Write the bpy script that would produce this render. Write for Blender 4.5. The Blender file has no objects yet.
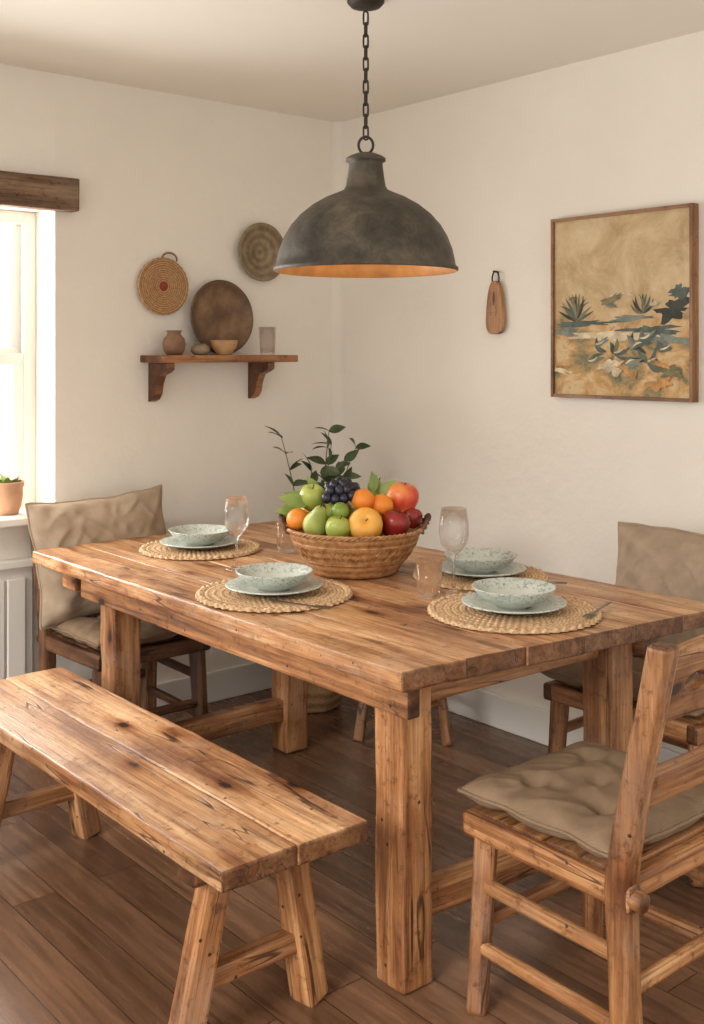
import bpy, bmesh, math, random
from mathutils import Vector, Matrix, noise, Quaternion
random.seed(7)
S = bpy.context.scene
COL = S.collection

# ------------------------------------------------------------------ utils
def lin(c):
    c = c/255.0
    return c/12.92 if c <= 0.04045 else ((c+0.055)/1.055)**2.4
def rgb(r, g, b): return (lin(r), lin(g), lin(b), 1.0)

def link(o, parent=None):
    COL.objects.link(o)
    if parent is not None: o.parent = parent
    return o
def empty(name, loc=(0,0,0), rz=0.0):
    e = bpy.data.objects.new(name, None); e.empty_display_size = 0.1
    e.location = loc; e.rotation_euler = (0,0,rz)
    return link(e)
def obj_from(name, verts, faces, mat, parent=None, loc=(0,0,0), rot=(0,0,0), smooth=True):
    me = bpy.data.meshes.new(name)
    me.from_pydata([tuple(v) for v in verts], [], faces)
    me.validate(); me.update()
    if mat: me.materials.append(mat)
    if smooth: me.polygons.foreach_set('use_smooth', [True]*len(me.polygons))
    o = bpy.data.objects.new(name, me); o.location = loc; o.rotation_euler = rot
    return link(o, parent)

def box(name, size, loc, mat, parent=None, rot=(0,0,0), bev=0.004, wob=0.0, step=0.07, segs=2, warp=None):
    sx, sy, sz = size
    bm = bmesh.new()
    bmesh.ops.create_cube(bm, size=1.0)
    bmesh.ops.scale(bm, vec=(sx, sy, sz), verts=bm.verts)
    if wob > 0:
        for ax in range(3):
            L = size[ax]; n = min(40, int(L/step))
            for i in range(1, n):
                co = [0,0,0]; co[ax] = -L/2+L*i/n
                no = [0,0,0]; no[ax] = 1
                bmesh.ops.bisect_plane(bm, geom=bm.verts[:]+bm.edges[:]+bm.faces[:], plane_co=co, plane_no=no)
        off = Vector((random.uniform(0,50), random.uniform(0,50), random.uniform(0,50)))
        for v in bm.verts:
            d = noise.noise_vector(v.co*3.0+off)*wob*0.7 + noise.noise_vector(v.co*20.0+off)*wob*0.6
            v.co += d
    if warp:
        for v in bm.verts: v.co = warp(v.co)
    me = bpy.data.meshes.new(name); bm.to_mesh(me); bm.free()
    me.materials.append(mat)
    o = bpy.data.objects.new(name, me); o.location = loc; o.rotation_euler = rot
    link(o, parent)
    if bev > 0:
        m = o.modifiers.new('bev', 'BEVEL'); m.width = bev; m.segments = segs
        m.limit_method = 'ANGLE'; m.angle_limit = math.radians(40)
    return o

def beam(name, p0, p1, w, d, mat, parent=None, bev=0.006, wob=0.002, w2=None, d2=None):
    p0 = Vector(p0); p1 = Vector(p1); L = (p1-p0).length
    q = (p1-p0).to_track_quat('Z', 'Y')
    w2 = w if w2 is None else w2; d2 = d if d2 is None else d2
    def warp(c):
        t = c.z/L+0.5
        return Vector((c.x*(1-t+t*w2/w), c.y*(1-t+t*d2/d), c.z))
    o = box(name, (w, d, L), (p0+p1)/2, mat, parent, bev=bev, wob=wob, warp=warp)
    o.rotation_mode = 'QUATERNION'; o.rotation_quaternion = q
    return o

def lathe(name, prof, mat, parent=None, loc=(0,0,0), rot=(0,0,0), seg=48, wob=0.0, smooth=True):
    verts, faces = [], []
    n = len(prof)
    off = Vector((random.uniform(0,50),)*3)
    for i in range(seg):
        a = 2*math.pi*i/seg
        for r, z in prof:
            p = Vector((r*math.cos(a), r*math.sin(a), z))
            if wob: p += noise.noise_vector(p*12+off)*wob
            verts.append(p)
    for i in range(seg):
        j = (i+1) % seg
        for k in range(n-1):
            faces.append((i*n+k, j*n+k, j*n+k+1, i*n+k+1))
    o = obj_from(name, verts, faces, mat, parent, loc, rot, smooth)
    bm = bmesh.new(); bm.from_mesh(o.data)
    bmesh.ops.remove_doubles(bm, verts=bm.verts, dist=0.00002)
    bmesh.ops.recalc_face_normals(bm, faces=bm.faces)
    bm.to_mesh(o.data); bm.free()
    return o

def tube_data(pts, rad, seg=8, closed=False, verts=None, faces=None):
    verts = [] if verts is None else verts; faces = [] if faces is None else faces
    base = len(verts); pts = [Vector(p) for p in pts]; n = len(pts)
    rads = rad if isinstance(rad, (list, tuple)) else [rad]*n
    prev = None
    for i, p in enumerate(pts):
        if closed: t = pts[(i+1) % n]-pts[i-1]
        else: t = pts[min(i+1, n-1)]-pts[max(i-1, 0)]
        t.normalize()
        if prev is None:
            up = Vector((0,0,1)) if abs(t.z) < 0.9 else Vector((1,0,0))
            nrm = t.cross(up).normalized()
        else:
            nrm = (prev-t*prev.dot(t)).normalized()
        prev = nrm; b = t.cross(nrm)
        for k in range(seg):
            a = 2*math.pi*k/seg
            verts.append(p+(nrm*math.cos(a)+b*math.sin(a))*rads[i])
    m = n if closed else n-1
    for i in range(m):
        j = (i+1) % n
        for k in range(seg):
            l = (k+1) % seg
            faces.append((base+i*seg+k, base+i*seg+l, base+j*seg+l, base+j*seg+k))
    if not closed:
        faces.append(tuple(base+k for k in range(seg))[::-1])
        faces.append(tuple(base+(n-1)*seg+k for k in range(seg)))
    return verts, faces
def tube(name, pts, rad, mat, parent=None, seg=8, closed=False, loc=(0,0,0), rot=(0,0,0)):
    v, f = tube_data(pts, rad, seg, closed)
    return obj_from(name, v, f, mat, parent, loc, rot)

# ------------------------------------------------------------------ materials
class N:
    def __init__(s, name):
        s.m = bpy.data.materials.new(name); s.m.use_nodes = True
        s.t = s.m.node_tree; s.n = s.t.nodes; s.b = s.n['Principled BSDF']
    def l(s, a, b): s.t.links.new(a, b)
    def ramp(s, fac, stops):
        r = s.n.new('ShaderNodeValToRGB'); e = r.color_ramp.elements
        while len(e) > 1: e.remove(e[0])
        e[0].position = stops[0][0]; e[0].color = stops[0][1]
        for p, c in stops[1:]:
            x = e.new(p); x.color = c
        s.l(fac, r.inputs[0]); return r.outputs[0]
    def noise(s, vec, scale, detail=4, rough=0.5, dist=0.0):
        x = s.n.new('ShaderNodeTexNoise'); x.inputs['Scale'].default_value = scale
        x.inputs['Detail'].default_value = detail; x.inputs['Roughness'].default_value = rough
        x.inputs['Distortion'].default_value = dist
        if vec: s.l(vec, x.inputs['Vector'])
        return x.outputs['Fac']
    def mapping(s, vec, scale=(1,1,1), rot=(0,0,0)):
        x = s.n.new('ShaderNodeMapping'); x.inputs['Scale'].default_value = scale; x.inputs['Rotation'].default_value = rot
        s.l(vec, x.inputs['Vector']); return x.outputs[0]
    def math(s, op, a, b=None, c=None):
        x = s.n.new('ShaderNodeMath'); x.operation = op
        for i, v in enumerate((a, b, c)):
            if v is None: continue
            if isinstance(v, (int, float)): x.inputs[i].default_value = v
            else: s.l(v, x.inputs[i])
        return x.outputs[0]
    def mix(s, mode, fac, a, b):
        x = s.n.new('ShaderNodeMix'); x.data_type = 'RGBA'; x.blend_type = mode
        for inp, v in ((x.inputs[0], fac), (x.inputs[6], a), (x.inputs[7], b)):
            if isinstance(v, (int, float)): inp.default_value = v
            elif isinstance(v, tuple): inp.default_value = v
            else: s.l(v, inp)
        return x.outputs[2]
    def bump(s, h, strength=0.3, dist=0.01):
        x = s.n.new('ShaderNodeBump'); x.inputs['Strength'].default_value = strength; x.inputs['Distance'].default_value = dist
        s.l(h, x.inputs['Height']); s.l(x.outputs[0], s.b.inputs['Normal'])
    def objco(s, randomise=True):
        tc = s.n.new('ShaderNodeTexCoord')
        if not randomise: return tc.outputs['Object']
        oi = s.n.new('ShaderNodeObjectInfo')
        mu = s.math('MULTIPLY', oi.outputs['Random'], 37.0)
        ad = s.n.new('ShaderNodeVectorMath'); ad.operation = 'ADD'
        s.l(tc.outputs['Object'], ad.inputs[0]); s.l(mu, ad.inputs[1])
        return ad.outputs[0]

G1 = (1,1,1,1)
def wood(name, axis, dark, mid, light, rough=0.42, bump=0.5, knots=True, cracks=True, worn=True):
    m = N(name); co = m.objco(); ai = 'XYZ'.index(axis)
    sc = [13.0]*3; sc[ai] = 0.8
    g = m.mapping(co, tuple(sc))
    f = m.noise(g, 1.7, 9, 0.70, 0.3)
    c = m.ramp(f, [(0.30, dark), (0.47, mid), (0.64, light)])
    fs = [120.0]*3; fs[ai] = 3.5
    f2 = m.noise(m.mapping(co, tuple(fs)), 1.0, 4, 0.65)
    c = m.mix('MULTIPLY', 0.7, c, m.ramp(f2, [(0.34, (0.40,0.32,0.26,1)), (0.55, G1)]))
    bs = [5.0]*3; bs[ai] = 1.8
    f3 = m.noise(m.mapping(co, tuple(bs)), 1.0, 7, 0.65)
    c = m.mix('MULTIPLY', 0.95, c, m.ramp(f3, [(0.34, (0.44,0.34,0.27,1)), (0.5, (0.92,0.89,0.86,1)), (0.66, (1.2,1.23,1.26,1))]))
    # greyed, worn patina in patches
    gp = m.noise(co, 4.3, 6, 0.7)
    gm = m.ramp(gp, [(0.52, (0,0,0,1)), (0.68, (0.55,0.55,0.55,1))])
    gray = tuple((0.55*mid[i]+0.45*sum(mid[:3])/3*1.15) for i in range(3))+(1,)
    if worn: c = m.mix('MIX', gm, c, gray)
    f4 = m.noise(co, 32, 6, 0.78)
    c = m.mix('MULTIPLY', 0.8, c, m.ramp(f4, [(0.34, (0.32,0.23,0.17,1)), (0.45, G1)]))
    h = m.mix('MIX', 0.5, f, f2)
    if knots:
        ks = [8.0]*3; ks[ai] = 4.0
        v = m.n.new('ShaderNodeTexVoronoi'); v.inputs['Scale'].default_value = 0.9
        wv = m.n.new('ShaderNodeVectorMath'); wv.operation = 'ADD'
        nz = m.math('MULTIPLY', m.noise(co, 14, 3), 0.2)
        m.l(m.mapping(co, tuple(ks)), wv.inputs[0]); m.l(nz, wv.inputs[1]); m.l(wv.outputs[0], v.inputs['Vector'])
        kr = m.ramp(v.outputs['Distance'], [(0.0, (0.02,0.014,0.01,1)), (0.07, (0.07,0.04,0.025,1)), (0.10, (0.45,0.32,0.22,1)), (0.16, (0.70,0.57,0.45,1)), (0.30, G1)])
        c = m.mix('MULTIPLY', 1.0, c, kr); h = m.mix('MULTIPLY', 0.8, h, kr)
        v2 = m.n.new('ShaderNodeTexVoronoi'); v2.inputs['Scale'].default_value = 18
        m.l(co, v2.inputs['Vector'])
        wr = m.ramp(v2.outputs['Distance'], [(0.0, (0.05,0.03,0.02,1)), (0.06, (0.08,0.05,0.04,1)), (0.09, G1)])
        c = m.mix('MULTIPLY', 0.9, c, wr); h = m.mix('MULTIPLY', 0.8, h, wr)
    if cracks:
        cs = [15.0]*3; cs[ai] = 0.8
        fc = m.noise(m.mapping(co, tuple(cs)), 1.0, 2, 0.5, 0.1)
        d = m.math('ABSOLUTE', m.math('SUBTRACT', fc, 0.5))
        line = m.ramp(d, [(0.0, (0.05,0.04,0.03,1)), (0.003, (0.15,0.1,0.08,1)), (0.008, G1)])
        msk = m.ramp(m.noise(co, 3.1, 3), [(0.46, (0,0,0,1)), (0.52, G1)])
        cr = m.mix('MIX', msk, G1, line)
        c = m.mix('MULTIPLY', 0.85, c, cr); h = m.mix('MULTIPLY', 0.9, h, cr)
    if worn:
        # grime gathered along the real edges of the timber
        bv = m.n.new('ShaderNodeBevel'); bv.samples = 3; bv.inputs['Radius'].default_value = 0.011
        ge = m.n.new('ShaderNodeNewGeometry'); dt = m.n.new('ShaderNodeVectorMath'); dt.operation = 'DOT_PRODUCT'
        m.l(bv.outputs[0], dt.inputs[0]); m.l(ge.outputs['Normal'], dt.inputs[1])
        e1 = m.math('ADD', m.math('MULTIPLY', m.math('SUBTRACT', 1.0, dt.outputs['Value']), 3.0), m.math('MULTIPLY', m.math('SUBTRACT', f4, 0.5), 0.9))
        c = m.mix('MULTIPLY', 0.8, c, m.ramp(e1, [(0.12, G1), (0.55, (0.40,0.30,0.23,1))]))
    tc = m.n.new('ShaderNodeTexCoord'); sx = m.n.new('ShaderNodeSeparateXYZ'); m.l(tc.outputs['Normal'], sx.inputs[0])
    en = m.math('ABSOLUTE', sx.outputs[ai])
    c = m.mix('MULTIPLY', 1.0, c, m.ramp(en, [(0.35, G1), (0.8, (0.36,0.29,0.24,1))]))
    oi = m.n.new('ShaderNodeObjectInfo')
    c = m.mix('MULTIPLY', 1.0, c, m.ramp(oi.outputs['Random'], [(0, (0.80,0.78,0.76,1)), (1, (1.10,1.09,1.08,1))]))
    m.l(c, m.b.inputs['Base Color'])
    m.l(m.ramp(f3, [(0.25, (rough+.18,)*3+(1,)), (0.75, (rough-.08,)*3+(1,))]), m.b.inputs['Roughness'])
    m.bump(h, bump, 0.005)
    return m.m
D1, M1, L1 = rgb(98,60,35), rgb(168,116,72), rgb(208,160,112)
WX = wood('rustic_wood_x', 'X', D1, M1, L1)
WY = wood('rustic_wood_y', 'Y', D1, M1, L1)
WZ = wood('rustic_wood_z', 'Z', D1, M1, L1)
TOP = wood('tabletop_wood_y', 'Y', rgb(126,82,50), rgb(192,140,94), rgb(230,190,146), rough=0.34, bump=0.5)
DW = (rgb(58,38,25), rgb(106,72,46), rgb(146,104,70))
DWX = wood('dark_wood_x', 'X', *DW, worn=False); DWY = wood('dark_wood_y', 'Y', *DW, worn=False); DWZ = wood('dark_wood_z', 'Z', *DW, worn=False)
SHX = wood('shelf_wood_x', 'X', rgb(108,68,40), rgb(160,110,70), rgb(190,140,94), knots=False, worn=False)
LINT = wood('lintel_wood', 'X', rgb(98,76,56), rgb(146,118,92), rgb(170,144,116), rough=0.75)
BRD = wood('board_wood_z', 'Z', rgb(136,92,56), rgb(180,130,84), rgb(204,158,112), knots=False, cracks=False, worn=False)

def simple(name, col, rough=0.6, nscale=8, var=0.15, bump=0.1, bscale=None, metal=0.0, dist=0.003):
    m = N(name); co = m.objco()
    f = m.noise(co, nscale, 5, 0.6)
    lo = tuple(x*(1-var) for x in col[:3])+(1,); hi = tuple(min(1, x*(1+var)) for x in col[:3])+(1,)
    m.l(m.ramp(f, [(0.3, lo), (0.7, hi)]), m.b.inputs['Base Color'])
    m.b.inputs['Roughness'].default_value = rough; m.b.inputs['Metallic'].default_value = metal
    if bump: m.bump(m.noise(co, bscale or nscale*3, 4, 0.6), bump, dist)
    return m.m
WALL = simple('plaster_wall', rgb(236,229,217), 0.9, 1.8, 0.035, 0.45, 7, dist=0.016)
CEIL = simple('ceiling_paint', rgb(236,230,219), 0.92, 1.5, 0.02, 0.1, 10)
TRIM = simple('white_trim_paint', rgb(234,230,222), 0.5, 3, 0.02, 0.03)
METAL = simple('aged_iron', rgb(58,52,45), 0.6, 20, 0.4, 0.3, 60, metal=0.5)
TERRA = simple('terracotta', rgb(196,150,116), 0.8, 14, 0.15, 0.2)
CLAY = simple('brown_clay', rgb(132,98,72), 0.6, 18, 0.3, 0.2)
TANC = simple('tan_clay', rgb(184,144,100), 0.6, 18, 0.2, 0.2)
STONE = simple('grey_stone', rgb(142,122,98), 0.7, 22, 0.3, 0.3)
SOIL = simple('soil', rgb(60,44,34), 0.95, 40, 0.4, 0.8)
STEEL = simple('cutlery_steel', rgb(130,124,112), 0.35, 10, 0.1, 0, metal=1.0)
GOLD = simple('gold_leaf_interior', rgb(188,134,74), 0.55, 12, 0.25, 0.1, metal=0.1)
STEMG = simple('stem_green', rgb(82,84,48), 0.7, 20, 0.2, 0.1)

def shade_mat():
    m = N('patinated_shade'); co = m.objco(False)
    f = m.noise(co, 9, 10, 0.78, 0.3)
    c = m.ramp(f, [(0.32, rgb(46,42,36)), (0.5, rgb(78,72,62)), (0.70, rgb(116,106,90))])
    f2 = m.noise(co, 3.2, 5, 0.6)
    c = m.mix('MULTIPLY', 0.8, c, m.ramp(f2, [(0.35, (0.72,0.68,0.62,1)), (0.6, (1.05,1.03,1,1))]))
    m.l(c, m.b.inputs['Base Color']); m.b.inputs['Roughness'].default_value = 0.58; m.b.inputs['Metallic'].default_value = 0.15
    m.bump(m.noise(co, 70, 6, 0.75), 0.35, 0.003); return m.m
SHADE = shade_mat()

def linen(name, col):
    m = N(name); co = m.objco()
    w1 = m.n.new('ShaderNodeTexWave'); w1.bands_direction = 'X'; w1.inputs['Scale'].default_value = 110; w1.inputs['Distortion'].default_value = 1.5
    w2 = m.n.new('ShaderNodeTexWave'); w2.bands_direction = 'Y'; w2.inputs['Scale'].default_value = 110; w2.inputs['Distortion'].default_value = 1.5
    m.l(co, w1.inputs[0]); m.l(co, w2.inputs[0])
    h = m.mix('MULTIPLY', 1.0, w1.outputs['Color'], w2.outputs['Color'])
    f = m.noise(co, 14, 5, 0.6)
    c = m.ramp(f, [(0.3, tuple(x*0.82 for x in col[:3])+(1,)), (0.7, tuple(x*1.15 for x in col[:3])+(1,))])
    c = m.mix('MULTIPLY', 0.25, c, h)
    m.l(c, m.b.inputs['Base Color']); m.b.inputs['Roughness'].default_value = 0.95
    m.b.inputs['Specular IOR Level'].default_value = 0.15
    m.bump(h, 0.35, 0.002); return m.m
LINEN = linen('taupe_linen', rgb(184,162,138))
LINEN2 = linen('seat_linen', rgb(146,122,98))

def floor_mat():
    m = N('floorboards'); co = m.objco(False)
    r = m.mapping(co, (1,1,1), (0,0,math.radians(90)))
    b = m.n.new('ShaderNodeTexBrick'); b.offset = 0.37; b.squash = 1.0
    b.inputs['Scale'].default_value = 1.0; b.inputs['Brick Width'].default_value = 1.35; b.inputs['Row Height'].default_value = 0.125
    b.inputs['Mortar Size'].default_value = 0.0016; b.inputs['Mortar Smooth'].default_value = 0.3; b.inputs['Bias'].default_value = 0.0
    b.inputs['Color1'].default_value = rgb(104,75,55); b.inputs['Color2'].default_value = rgb(142,106,80); b.inputs['Mortar'].default_value = rgb(50,33,24)
    m.l(r, b.inputs['Vector'])
    # break up grain per board by offsetting with the board colour
    ad = m.n.new('ShaderNodeVectorMath'); ad.operation = 'MULTIPLY_ADD'; ad.inputs[1].default_value = (60, 60, 60)
    m.l(b.outputs['Color'], ad.inputs[0]); m.l(m.mapping(co, (20,1.3,1)), ad.inputs[2])
    g = m.noise(ad.outputs[0], 2.0, 9, 0.7, 0.4)
    c = m.mix('MULTIPLY', 0.95, b.outputs['Color'], m.ramp(g, [(0.30, (0.38,0.32,0.28,1)), (0.5, (0.92,0.90,0.88,1)), (0.70, (1.3,1.28,1.26,1))]))
    c = m.mix('MULTIPLY', 0.5, c, m.ramp(m.noise(co, 1.3, 3), [(0.35, (0.7,0.66,0.62,1)), (0.65, (1,1,1,1))]))
    m.l(c, m.b.inputs['Base Color'])
    m.l(m.ramp(g, [(0.2, (0.36,)*3+(1,)), (0.8, (0.20,)*3+(1,))]), m.b.inputs['Roughness'])
    h = m.mix('MIX', 0.35, b.outputs['Color'], g)
    m.bump(h, 0.22, 0.004); return m.m
FLOOR = floor_mat()

def pane_mat(name, strength):
    m = bpy.data.materials.new(name); m.use_nodes = True; t = m.node_tree; t.nodes.clear()
    o = t.nodes.new('ShaderNodeOutputMaterial'); mx = t.nodes.new('ShaderNodeMixShader')
    tr = t.nodes.new('ShaderNodeBsdfTransparent')
    gl = t.nodes.new('ShaderNodeBsdfGlossy'); gl.inputs['Roughness'].default_value = 0.03
    lw = t.nodes.new('ShaderNodeLayerWeight'); lw.inputs[0].default_value = 0.35
    mu = t.nodes.new('ShaderNodeMath'); mu.operation = 'MULTIPLY'; mu.inputs[1].default_value = strength
    t.links.new(lw.outputs['Facing'], mu.inputs[0]); t.links.new(mu.outputs[0], mx.inputs[0])
    t.links.new(tr.outputs[0], mx.inputs[1]); t.links.new(gl.outputs[0], mx.inputs[2]); t.links.new(mx.outputs[0], o.inputs[0])
    return m
PANE = pane_mat('window_glass', 0.15)
def glass_mat():
    m = bpy.data.materials.new('clear_glass'); m.use_nodes = True; t = m.node_tree; t.nodes.clear()
    o = t.nodes.new('ShaderNodeOutputMaterial'); mx = t.nodes.new('ShaderNodeMixShader'); mx.inputs[0].default_value = 0.6
    g = t.nodes.new('ShaderNodeBsdfGlass'); g.inputs['IOR'].default_value = 1.5; g.inputs['Roughness'].default_value = 0.0
    tr = t.nodes.new('ShaderNodeBsdfTransparent')
    t.links.new(g.outputs[0], mx.inputs[1]); t.links.new(tr.outputs[0], mx.inputs[2]); t.links.new(mx.outputs[0], o.inputs[0]); return m
GLASS = glass_mat()

def fruit(name, stops, rough=0.35, speck=0.0, nscale=6):
    m = N(name); co = m.objco()
    f = m.noise(co, nscale*2, 3, 0.5)
    m.l(m.ramp(f, stops), m.b.inputs['Base Color']); m.b.inputs['Roughness'].default_value = rough
    m.bump(m.noise(co, 220, 2), 0.15 if speck else 0.02, 0.002); return m.m
F_ORANGE = fruit('orange_peel', [(0.3, rgb(222,118,30)), (0.7, rgb(238,150,50))], 0.42, 1)
F_GREEN = fruit('green_apple_skin', [(0.3, rgb(132,148,54)), (0.7, rgb(180,188,96))])
F_PEAR = fruit('pear_skin', [(0.3, rgb(122,138,56)), (0.7, rgb(164,170,86))], 0.45)
F_YEL = fruit('yellow_peach_skin', [(0.3, rgb(216,132,44)), (0.5, rgb(230,164,66)), (0.7, rgb(234,184,94))], 0.5)
F_RED = fruit('red_apple_skin', [(0.3, rgb(104,22,22)), (0.7, rgb(154,44,34))], 0.25)
F_BLUSH = fruit('blush_apple_skin', [(0.35, rgb(196,52,38)), (0.5, rgb(218,90,56)), (0.68, rgb(230,152,80))], 0.3)
F_GRAPE = fruit('grape_skin', [(0.3, rgb(20,20,32)), (0.7, rgb(38,37,56))], 0.3)
F_LIME = fruit('lime_skin', [(0.3, rgb(96,126,40)), (0.7, rgb(140,162,66))], 0.35, 1)
LEAF = fruit('leaf_dark', [(0.3, rgb(50,66,40)), (0.7, rgb(88,104,66))], 0.5)
LEAFL = fruit('leaf_light', [(0.3, rgb(94,116,50)), (0.7, rgb(146,164,82))], 0.5)

def rings_mat(name, cols, scale, rough=0.8, bump=0.6, nmix=0.45, nscale=60):
    m = N(name); co = m.objco(False)
    w = m.n.new('ShaderNodeTexWave'); w.wave_type = 'RINGS'; w.rings_direction = 'Z'; w.inputs['Scale'].default_value = scale
    w.inputs['Distortion'].default_value = 0.6; w.inputs['Detail'].default_value = 2; m.l(co, w.inputs[0])
    f = m.noise(co, nscale, 4, 0.65)
    mx = m.mix('MIX', nmix, w.outputs['Color'], f)
    m.l(m.ramp(mx, [(0.25, cols[0]), (0.5, cols[1]), (0.75, cols[2])]), m.b.inputs['Base Color'])
    m.b.inputs['Roughness'].default_value = rough
    m.bump(mx, bump, 0.004); return m.m
MATW = rings_mat('seagrass_weave', (rgb(140,104,70), rgb(198,162,122), rgb(228,200,162)), 30, nmix=0.8, nscale=110)
WICK = rings_mat('wicker_disc', (rgb(122,86,52), rgb(168,128,86), rgb(196,158,114)), 34, nmix=0.7, nscale=90)
WPLATE = rings_mat('wooden_tray', (rgb(72,50,33), rgb(108,80,55), rgb(146,114,80)), 2, 0.45, 0.3, nmix=0.85, nscale=11)
WPLATE2 = rings_mat('stoneware_plate', (rgb(96,82,62), rgb(130,112,86), rgb(162,142,112)), 9, 0.7, 0.3, nmix=0.8, nscale=26)
REDM = simple('red_weave', rgb(140,62,40), 0.8, 30, 0.2, 0.3)

def ceramic():
    m = N('glazed_stoneware'); co = m.objco(False)
    f = m.noise(co, 60, 4, 0.7, 2.0)
    pat = m.ramp(f, [(0.40, rgb(122,138,134)), (0.48, rgb(194,199,188)), (1, rgb(204,207,196))])
    gr = m.n.new('ShaderNodeVectorMath'); gr.operation = 'LENGTH'
    m.l(m.mapping(co, (1,1,0)), gr.inputs[0])
    mask = m.ramp(gr.outputs['Value'], [(0.0, (0,0,0,1)), (0.078, (0,0,0,1)), (0.084, (1,1,1,1))])
    c = m.mix('MIX', mask, rgb(200,203,193), pat)
    m.l(c, m.b.inputs['Base Color']); m.b.inputs['Roughness'].default_value = 0.28; return m.m
CER = ceramic()

def basket_mat():
    m = N('carved_basket'); co = m.objco(False)
    w = m.n.new('ShaderNodeTexWave'); w.bands_direction = 'Z'; w.inputs['Scale'].default_value = 14; w.inputs['Distortion'].default_value = 3; w.inputs['Detail'].default_value = 4
    m.l(co, w.inputs[0])
    f = m.noise(co, 40, 7, 0.75, 0.6)
    mx = m.mix('MIX', 0.85, w.outputs['Color'], f)
    m.l(m.ramp(mx, [(0.3, rgb(104,66,38)), (0.48, rgb(166,118,74)), (0.7, rgb(206,162,112))]), m.b.inputs['Base Color'])
    m.b.inputs['Roughness'].default_value = 0.5; m.bump(mx, 0.35, 0.004); return m.m
BASK = basket_mat()

# ------------------------------------------------------------------ room
XW, YW, ZC = 3.224, 3.93, 2.545
X0, Y0 = -1.3, -1.3
box('floor', (XW-X0+0.2, YW-Y0+0.3, 0.1), ((XW+X0)/2+0.1, (YW+Y0)/2+0.15, -0.05), FLOOR, bev=0)
box('ceiling', (XW-X0+0.2, YW-Y0+0.3, 0.1), ((XW+X0)/2+0.1, (YW+Y0)/2+0.15, ZC+0.05), CEIL, bev=0)
box('wall_right', (0.15, YW-Y0+0.3, ZC), (XW+0.075, (YW+Y0)/2+0.15, ZC/2), WALL, bev=0)
WT = 0.26; wx0, wx1, wz0, wz1 = 0.75, 1.825, 0.84, 2.03
wb = empty('wall_back', (0,0,0))
def seg(n, x0, x1, z0, z1):
    box(n, (x1-x0, WT, z1-z0), ((x0+x1)/2, YW+WT/2, (z0+z1)/2), WALL, wb, bev=0)
seg('panel_right', wx1, XW, 0, ZC); seg('panel_left', X0, wx0, 0, ZC)
seg('panel_below', wx0, wx1, 0, wz0); seg('panel_above', wx0, wx1, wz1, ZC)
# rounded plaster in the corner between the two walls
cr = 0.05; vs = []; fs = []; nn = 8
for i in range(nn+1):
    a = math.pi/2*i/nn
    for z in (0.13, ZC): vs.append((XW-cr+cr*math.sin(a), YW-cr+cr*math.cos(a), z))
for i in range(nn): fs.append((2*i, 2*i+1, 2*i+3, 2*i+2))
obj_from('corner_plaster', vs, fs, WALL, wb)

w = empty('window_1', (0,0,0)); fy = YW+0.17
def wbx(n, x0, x1, z0, z1, y0, y1, mat=TRIM, bev=0.002):
    box(n, (x1-x0, y1-y0, z1-z0), ((x0+x1)/2, (y0+y1)/2, (z0+z1)/2), mat, w, bev=bev)
wbx('frame_left', wx0+.001, wx0+0.05, wz0+.031, wz1-.001, fy, fy+0.07); wbx('frame_right', wx1-0.05, wx1-.001, wz0+.031, wz1-.001, fy, fy+0.07)
wbx('frame_top', wx0+.05, wx1-.05, wz1-0.05, wz1-.001, fy, fy+0.07); wbx('frame_bottom', wx0+.05, wx1-.05, wz0+.031, wz0+0.06, fy, fy+0.07)
mz = 1.475
wbx('upper_sash_bottom', wx0+.05, wx1-.05, mz-0.02, mz+0.025, fy+0.035, fy+0.065)
wbx('lower_sash_top', wx0+.05, wx1-.05, mz-0.045, mz, fy+0.005, fy+0.034)
for k, (za, zb, ya) in enumerate(((wz0+.06, mz-.045, fy+.005), (mz+.025, wz1-.05, fy+.035))):
    wbx('sash_stile_l%d' % k, wx0+.05, wx0+.09, za, zb, ya, ya+.03)
    wbx('sash_stile_r%d' % k, wx1-.09, wx1-.05, za, zb, ya, ya+.03)
    for j in (1, 2, 3):
        xx = wx0+(wx1-wx0)*j/4; wbx('muntin_%d_%d' % (k, j), xx-.009, xx+.009, za, zb, ya+.005, ya+.025)
wbx('glass', wx0+.06, wx1-.06, wz0+.06, wz1-.05, fy+.03, fy+.033, PANE, 0)
box('window_sill', (wx1-wx0-0.002, 0.25, 0.03), ((wx0+wx1)/2, YW+0.045, wz0+0.0155), TRIM, bev=0.006)
box('lintel_beam', (1.28, 0.06, 0.125), (1.90-0.64, YW-0.03, 2.08), LINT, bev=0.006, wob=0.003)
pn = empty('trim_1', (0,0,0))
box('back_board', (2.3, 0.02, 0.64), (0.575, YW-0.01, 0.36), TRIM, pn, bev=0)
for i in range(28):
    x = 1.70-0.04-i*0.08
    box('bead_%d' % i, (0.072, 0.012, 0.56), (x, YW-0.026, 0.36), TRIM, pn, bev=0.005)
box('cap', (2.32, 0.045, 0.03), (0.575, YW-0.0225, 0.695), TRIM, pn, bev=0.005)
box('baseboard_right', (0.018, YW-Y0, 0.13), (XW-0.009, (YW+Y0)/2, 0.065), TRIM, bev=0.005)
box('baseboard_back', (XW-1.74-0.018, 0.018, 0.13), ((XW+1.74-0.018)/2, YW-0.009, 0.065), TRIM, bev=0.005)

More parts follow.
